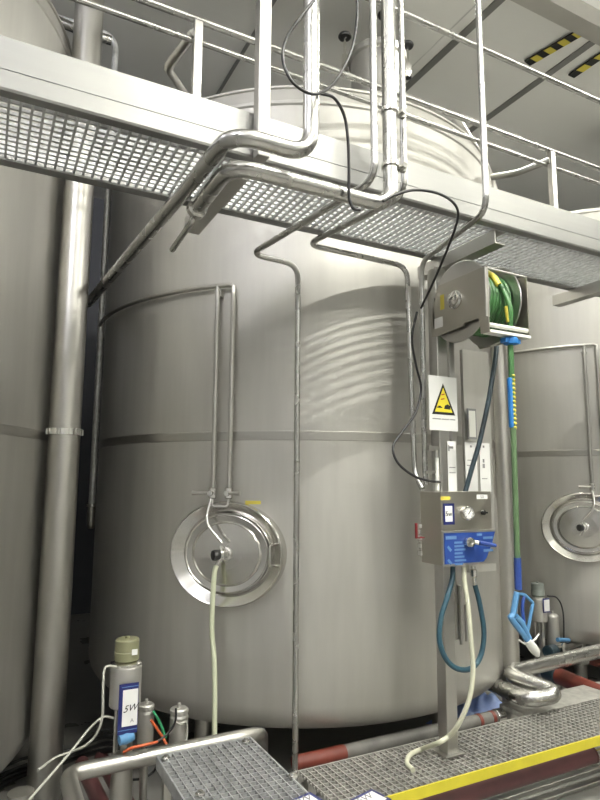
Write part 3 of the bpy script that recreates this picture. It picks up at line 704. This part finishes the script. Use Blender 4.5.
# ------------------------------------------------------------------ valves at the foot of the tanks
def actuator(px, py, pyt, y, label, r, cap, grp, slim=False):
    """pneumatic valve: cap, actuator barrel, yoke, valve body"""
    p = at(px, py, y=y); zt = at(px, pyt, y=y).z; H = zt; q = lambda f: p.z + (zt - p.z)*f; o = (p.x, y, 0)
    z0 = max(p.z, .05)
    t = thing('valve_actuator', label, 'valve', (p.x, y, z0-.12 if z0 > .17 else 0.0), grp)
    MB().lathe([(r*.76,q(.80)),(r*.80,q(.805)),(r*.80,q(.87)),(r*.77,q(.875)),(r*.77,q(.965)),(r*.70,q(.975)),(r*.15,q(.978)),(r*.15,q(.995)),(.001,q(.998))], o, seg=32).build('cap', cap, t)
    MB().lathe([(r*.9,q(.762)),(r*1.03,q(.765)),(r*1.03,q(.78)),(r*.6,q(.80))], o, seg=32).build('collar', 'chrome', t)
    MB().lathe([(r*.94,q(.42)),(r,q(.43)),(r,q(.75)),(r*.94,q(.76))], o, seg=36).build('barrel', 'tank', t)
    yk = MB()
    for a in (0.4, 2.5, 4.6): yk.box((r*.45,-.012,q(.02)),(r*.6,.012,q(.42)), Matrix.Translation(o) @ Matrix.Rotation(a,4,'Z'))
    yk.tube([(p.x,y,q(.0)),(p.x,y,q(.42))], .012, 10).build('yoke', 'dull', t)
    MB().lathe([(r*.6,0),(r*.6,.03),(r*.65,.05),(r*.72,z0*.45),(r*.72,z0*.75),(r*.6,q(.03))], o, seg=28).build('valve_body', 'dull', t)
    return t, p, zt, q
VA, pV, zV, qV = actuator(122.5, 757, 636, 2.78, 'tall valve actuator with olive cap and blue edged tag, by the kerb pipe', .066, 'olive', None)
sk = MB().box((pV.x+.01,2.78-.056,qV(.88)-.011),(pV.x+.033,2.78-.05,qV(.88)+.011)).build('cap_sticker', 'white', VA)
# its hanging tag
tgy = 2.70
a = at(119.5,685,y=tgy); b = at(137,732,y=tgy)
tg = thing('identification_tag', 'upright white tag with blue border hanging on the olive capped valve', 'tag', ((a.x+b.x)/2, tgy, b.z))
MB().box((a.x,tgy,b.z),(b.x,tgy+.004,a.z)).build('border', 'blueborder', tg)
MB().box((a.x+.016,tgy-.0012,b.z+.03),(b.x-.002,tgy-.0002,a.z-.024)).build('card', 'white', tg)
cxx = (a.x+b.x)/2 + .007
text('lettering', '5W', 'ink', (cxx,tgy-.0018,(a.z+b.z)/2), (1,0,.1), (0,0,1), .038, tg, shear=.35)
text('lettering', 'A', 'greyink', (cxx+.01,tgy-.0018,b.z+.05), (1,0,0), (0,0,1), .022, tg)
MB().box((a.x,tgy-.0015,b.z+.014),(b.x,tgy-.0003,b.z+.017)).box((a.x+.01,tgy-.0015,a.z-.014),(b.x,tgy-.0003,a.z-.011)).build('print', 'bluepale', tg)
c = at(126, 738, y=2.71)
tag(MB().lathe([(.001,-.035),(.02,-.03),(.026,0),(.02,.03),(.001,.035)], c, (1,.2,.1), seg=14).build('air_fitting', 'bluelight'), 'light blue plastic air fitting below the upright tag', 'fitting')
def canister(px, py0, pyt, y, r, label):
    p = at(px, py0, y=y); zt = at(px, pyt, y=y).z; o = (p.x,y,0); z0 = p.z
    t = thing('valve_canister', label, 'valve', (p.x,y,0), 'small steel canisters by the olive capped valve')
    MB().lathe([(r,z0),(r,zt-.045),(r*.9,zt-.035),(r*.9,zt-.03),(r,zt-.028),(r,zt-.014),(r*.85,zt-.008),(r*.2,zt-.006),(r*.2,zt+.012),(.001,zt+.014)], o, seg=28).build('can', 'tank', t)
    MB().lathe([(r*.8,0),(r*.8,.02),(r*.5,.03),(r*.5,z0-.002)], o, seg=20).build('stem', 'dull', t)
    return t
canister(145, 742, 702, 2.88, .036, 'small steel canister right beside the blue edged upright tag')
canister(178, 748, 706, 2.86, .042, 'small steel canister with a pale cable round it, beside the drain hose')
VB, pVB, zVB, qVB = actuator(540.5, 650, 581, 3.46, 'valve actuator with grey cap behind the spray gun', .063, 'greycap', None)
a = at(543, 599, y=3.39); b = at(550, 612, y=3.39)
pl_ = MB().box((a.x,3.390,b.z),(b.x,3.394,a.z)).build('tag_plate', 'blueborder', VB)
MB().box((a.x+.008,3.388,b.z+.008),(b.x-.004,3.3895,a.z-.008)).build('tag_card', 'white', pl_)
p = at(554, 650, y=3.44); zt = at(554,612,y=3.44).z
t = thing('valve_canister', 'small steel canister next to the grey capped valve behind the spray gun', 'valve', (p.x,3.44,0))
MB().lathe([(.048,p.z),(.048,zt-.03),(.044,zt-.02),(.03,zt-.01),(.012,zt-.008),(.012,zt+.01),(.001,zt+.012)], (p.x,3.44,0), seg=28).build('can', 'tank', t)
MB().lathe([(.035,0),(.035,p.z-.002)], (p.x,3.44,0), seg=20).build('stem', 'dull', t)
cable('black_cable', 'thin black cable arching from the grey capped valve', 'cable', [at(547,596,y=3.44),at(557,598,y=3.40),at(563,612,y=3.38),at(564,646,y=3.36)], .006, 'black')
# fittings beneath the grey capped valve
ff = thing('valve_manifold', 'cluster of steel and grey fittings under the grey capped valve', 'valve', at(552,654,y=3.34))
pc = at(551, 651, y=3.34)
MB().lathe([(.03,-.05),(.045,-.045),(.045,.045),(.03,.05)], pc, (1,.2,0), seg=20).build('coupling', 'hosedark', ff)
pc = at(563, 650, y=3.34); MB().lathe([(.02,-.03),(.05,-.025),(.05,.025),(.02,.03)], pc, (.2,-1,.3), seg=24).tube([pc, pc+Vector((.3,.1,-.02))], .03, 14).build('flange', 'chrome', ff)
pc = at(562, 641, y=3.34); MB().tube([pc+Vector((-.05,0,.015)), pc+Vector((.10,.02,-.01))], .016, 10).build('air_coupling', 'bluelight', ff)

# ------------------------------------------------------------------ pipes near the floor
# bright kerb pipe by the step
ky = sy1 + .05; kz = .50
k0 = at(66, 772, z=kz); k1 = at(252, 735, y=ky)
tag(MB().tube([(k0.x+.02,1.5,kz-.06),(k0.x,k0.y-.02,kz),(k1.x,k0.y-.01,kz),(k1.x+.10,k0.y+.03,kz-.02),(k1.x+.25,k0.y+.35,kz-.28)], .033, 20, .07).build('kerb_pipe', 'dull'), 'bright thick pipe bending in front of the olive capped valve, beside the grating step', 'pipe')
# folded pipe under the spray gun
fz = .47
f0 = at(604,650,z=fz+.03); f1 = at(506,673,z=fz+.03); f2 = at(560,694,z=fz-.02); f3 = at(527,700,z=fz-.04); f4 = at(490,683,z=fz-.05)
tag(MB().tube([f0 + (f0-f1)*.5, f1, f2, f3, f4], .046, 20, .085).build('folded_pipe', 'pipe'), 'thick pipe folded back on itself beside the main tank, under the spray gun', 'pipe')
r0 = at(552, 673, z=.33); r1 = at(612, 699, z=.30)
t = thing('red_pipe', 'red pipe with a grey collar under the folded pipe', 'pipe', r0)
MB().tube([r0, r0+(r1-r0)*1.2], .055, 18).build('run', 'red', t)
MB().lathe([(.05,-.06),(.06,-.05),(.06,.05),(.05,.06)], r0, r1-r0, seg=24).build('collar', 'hosedark', t)
r0 = at(588, 657, z=.34); r1 = at(625, 668, z=.34)
t = thing('red_pipe', 'short red pipe with a bright elbow above the longer red pipe', 'pipe', r0)
MB().tube([r0, r1+(r1-r0)], .05, 18).build('run', 'red', t)
MB().tube([at(584,660,z=.36), at(584,656,z=.40), at(606,651,z=.42)], .04, 16, .06).build('elbow', 'chrome', t)
rx0 = at(300, 772, y=2.76); rx1 = at(499, 716, y=2.76)
t = thing('red_pipe', 'red striped pale pipe lying behind the platform, under the main tank', 'pipe', (2,2.76,.1))
zr = rx1.z
MB().tube([(at(294,774,y=2.76).x,2.76,zr),(rx0.x+.25,2.76,zr)], .038, 16).build('painted_length', 'red', t)
MB().tube([(rx0.x+.25,2.76,zr),(rx1.x-.02,2.76,zr)], .036, 16).build('bare_length', 'darkgrey', t)
for k in (0,.10): MB().lathe([(.0365,-.012),(.038,-.01),(.038,.01),(.0365,.012)], (rx1.x-.16+k,2.76,zr), (1,0,0), seg=18).build('red_ring', 'red', t)
MB().lathe([(.038,-.03),(.042,-.025),(.042,.02),(.034,.03)], (rx1.x,2.76,zr), (1,0,0), seg=18).build('end_cap', 'chrome', t)
mx = at(594, 752, y=2.30)
t = thing('maroon_pipe', 'dark maroon pipe running under the yellow platform edge', 'pipe', (2.5,2.30,.15))
MB().tube([(.9,2.30,mx.z-.01),(5.2,2.30,mx.z-.01)], .042, 18).build('run', 'maroon', t)
MB().lathe([(.043,-.03),(.055,-.03),(.055,.03),(.043,.03)], (mx.x,2.30,mx.z-.01), (1,0,0), seg=20).box((mx.x-.02,2.22,mx.z-.03),(mx.x+.02,2.25,mx.z+.02)).build('pipe_clamp', 'chrome', t)
# steel drain channel bars on the floor below the platform
for k, yy in enumerate((2.42, 2.52, 2.69, 2.85)):
    tag(MB().box((1.25,yy-.022,.0),(7,yy+.022,.022)).build('drain_bar', 'sheet', None, .004), 'long steel bar of the floor drain under the platform', 'drain bar', 'floor drain bars under the platform')
# lower corner red pipes and bundles
for (x0,y0,x1_,y1_,z,lb) in ((84,768,100,802,.20,'red pipe passing under the elbow of the bright kerb pipe'),(104,763,128,806,.16,'red pipe under the kerb pipe, beside the grating step')):
    a = at(x0,y0,z=z); b = at(x1_,y1_,z=z)
    tag(MB().tube([a + (a-b)*.15, b + (b-a)], 0.036, 16).build('red_pipe', 'maroon'), lb, 'pipe')
# tank outlet beside the upright pipe
p = at(23, 757, y=2.85)
t = thing('outlet_pipe', 'short dark outlet pipe with a rolled rim under the tank by the thick upright pipe', 'pipe', (p.x,2.85,0))
MB().lathe([(.05,.20),(.05,.40)], (p.x,2.85,0), seg=24).lathe([(.05,.195),(.058,.20),(.058,.215),(.05,.22)], (p.x,2.85,0), seg=24).build('nozzle', 'dull', t)
MB().lathe([(.045,0),(.045,.195)], (p.x,2.85,0), seg=24).build('drain_pot', 'greyink', t)
Z = lambda x, y, z: at(x, y, z=z)
cable('white_cable', 'pale cable hanging from the olive capped valve', 'cable', [Vector((pV.x-.055,2.73,qV(.78))),at(105,668,y=2.68),at(103,690,y=2.66),at(102.5,715,y=2.66),at(97,733,y=2.67),at(86,745,y=2.70),at(70,752,y=2.74),at(55,758,y=2.72),at(38,770,y=2.60)], .0048, 'cwhite')
cable('white_cable', 'pale cable looping low past the kerb pipe elbow', 'cable', [Vector((pV.x-.05,2.75,qV(.35))),at(103,717,y=2.72),at(90,728,y=2.72),at(80,740,y=2.70),at(68,755,y=2.62),at(50,776,y=2.5),at(36,792,y=2.4),at(24,806,y=2.3)], .0048, 'cwhite')
cable('orange_cable', 'orange cable running low between the olive capped valve and the canister', 'cable', [at(124,752,y=2.70),at(132,748,y=2.66),at(145,745,y=2.66),at(157,742,y=2.68)], .006, 'orange')
cable('orange_cable', 'short orange cable rising beside the small canisters', 'cable', [at(151,720,y=2.80),at(157,729,y=2.80),at(163,738,y=2.80),at(167,746,y=2.78)], .006, 'orange')
cable('green_cable', 'green cable slanting down between the small canisters', 'cable', [at(153,711,y=2.84),at(160,723,y=2.83),at(166,738,y=2.82)], .006, 'cgreen')
cable('black_cable', 'thin black cable draped over the canister by the drain hose', 'cable', [at(176,708,y=2.76),at(175,722,y=2.75),at(168,733,y=2.75),at(158,741,y=2.74),at(146,748,y=2.72)], .005, 'black')
cable('white_cable', 'short pale cable wrapped round the canister by the drain hose', 'cable', [at(174,721,y=2.80),at(180,724,y=2.79),at(186,722,y=2.81),at(187,732,y=2.82),at(186,742,y=2.82)], .005, 'cwhite')
rnd = random.Random(3)
for k, lb in enumerate(('lowest black hose running across the floor below the tall upright pipe', 'black hose of the floor bundle passing the foot of the upright pipe', 'black hose rising from the floor bundle to the olive capped valve', 'thin black hose above the rest of the floor bundle')):
    pts = [Z(-10,792-6*k,.03+.031*k), Z(22,776-5*k+rnd.uniform(-2,2),.04+.031*k), Z(52,766-4*k,.05+.031*k), Z(78,757-4*k+rnd.uniform(-2,2),.06+.033*k), Z(103,751-7*k,.2+.035*k), Z(118,749-5*k,.25+.03*k)]
    cable('black_hose', lb, 'hose', pts, .014 - .002*k, 'black')
cable('black_hose', 'black hose sagging on the floor between kerb pipe and red pipes', 'hose', [Z(112,775,.25),Z(122,779,.2),Z(140,779,.16),Z(152,773,.16),Z(157,766,.2)], .006, 'black')
# blue plastic sheet pushed under the tank
p = at(482, 702, z=.16); mb = MB(); nx, ny = 22, 10; vs = []
for i in range(nx+1):
    for j in range(ny+1):
        fx, fy = i/nx*2-1, j/ny*2-1
        h = .15*max(0,(1-fx**4))*max(0,(1-fy**4)) * (1 + .25*math.sin(fx*5+fy*3) + .12*math.sin(fx*13-fy*7))
        vs.append((p.x + fx*.30 + .03*math.sin(fy*4), p.y + .05 + fy*.16 + .02*math.sin(fx*6), .004 + max(0,h)))
fs = [(i*(ny+1)+j, (i+1)*(ny+1)+j, (i+1)*(ny+1)+j+1, i*(ny+1)+j+1) for i in range(nx) for j in range(ny)]
tag(mb.add(vs, fs, True).build('plastic_sheet', 'bluebag'), 'crumpled blue plastic sheet on the floor under the main tank', 'plastic sheet')

# ------------------------------------------------------------------ light: ceiling tubes and added upward fill
def tube_light(name, x, y, z, lx, ly, e, col, down=True):
    l = bpy.data.lights.new(name, 'AREA'); l.shape = 'RECTANGLE'; l.size = lx; l.size_y = ly; l.energy = e; l.color = col
    o = bpy.data.objects.new(name, l); C.objects.link(o); o.location = (x,y,z)
    o.rotation_euler = (0,0,0) if down else (PI,0,0)
    return o
WARM = (1,.985,.90); COOL = (.95,.94,1)
for x, y, e, c in ((-1.8,.4,12,COOL),(5.2,.6,40,WARM),(1.6,-3.6,60,WARM),(-2.2,-3.6,30,COOL),(5.4,-3.6,58,WARM)):
    tube_light('ceiling_tube', x, y, 4.95, 1.6, .04, e, c)
sp_l = tube_light('ceiling_tube', 1.9, .4, 5.2, 1.2, .03, 118, WARM); sp_l.data.spread = math.radians(115)
for x, y, e, c in ((1.6,-.8,125,WARM),(-2.4,-.8,260,COOL),(5.2,-.8,210,WARM),(1.6,-3.6,130,WARM),(-2.2,-3.6,80,COOL),(5.4,-3.6,120,WARM)):
    tube_light('ceiling_fill_up', x, y, 4.9, 1.8, .3, e, c, False).rotation_euler = (PI-math.radians(35) if y > -2 else PI,0,0)  # added upward fill lights that brighten the ceiling
for x, y, e, c in ((6.8,2.6,60,WARM),(3.6,3.2,50,WARM),(-2.6,2.9,30,COOL)):
    tube_light('ceiling_tube', x, y, 5.25, 1.6, .16, e, c)
wd = bpy.data.worlds.new('world'); bpy.context.scene.world = wd; wd.use_nodes = True
wd.node_tree.nodes['Background'].inputs['Color'].default_value = (.5,.5,.5,1); wd.node_tree.nodes['Background'].inputs['Strength'].default_value = .0
sc = bpy.context.scene
sc.view_settings.view_transform = 'Standard'; sc.view_settings.look = 'None'; sc.view_settings.gamma = 1; sc.view_settings.use_curve_mapping = False
sc.view_settings.exposure = 0.06
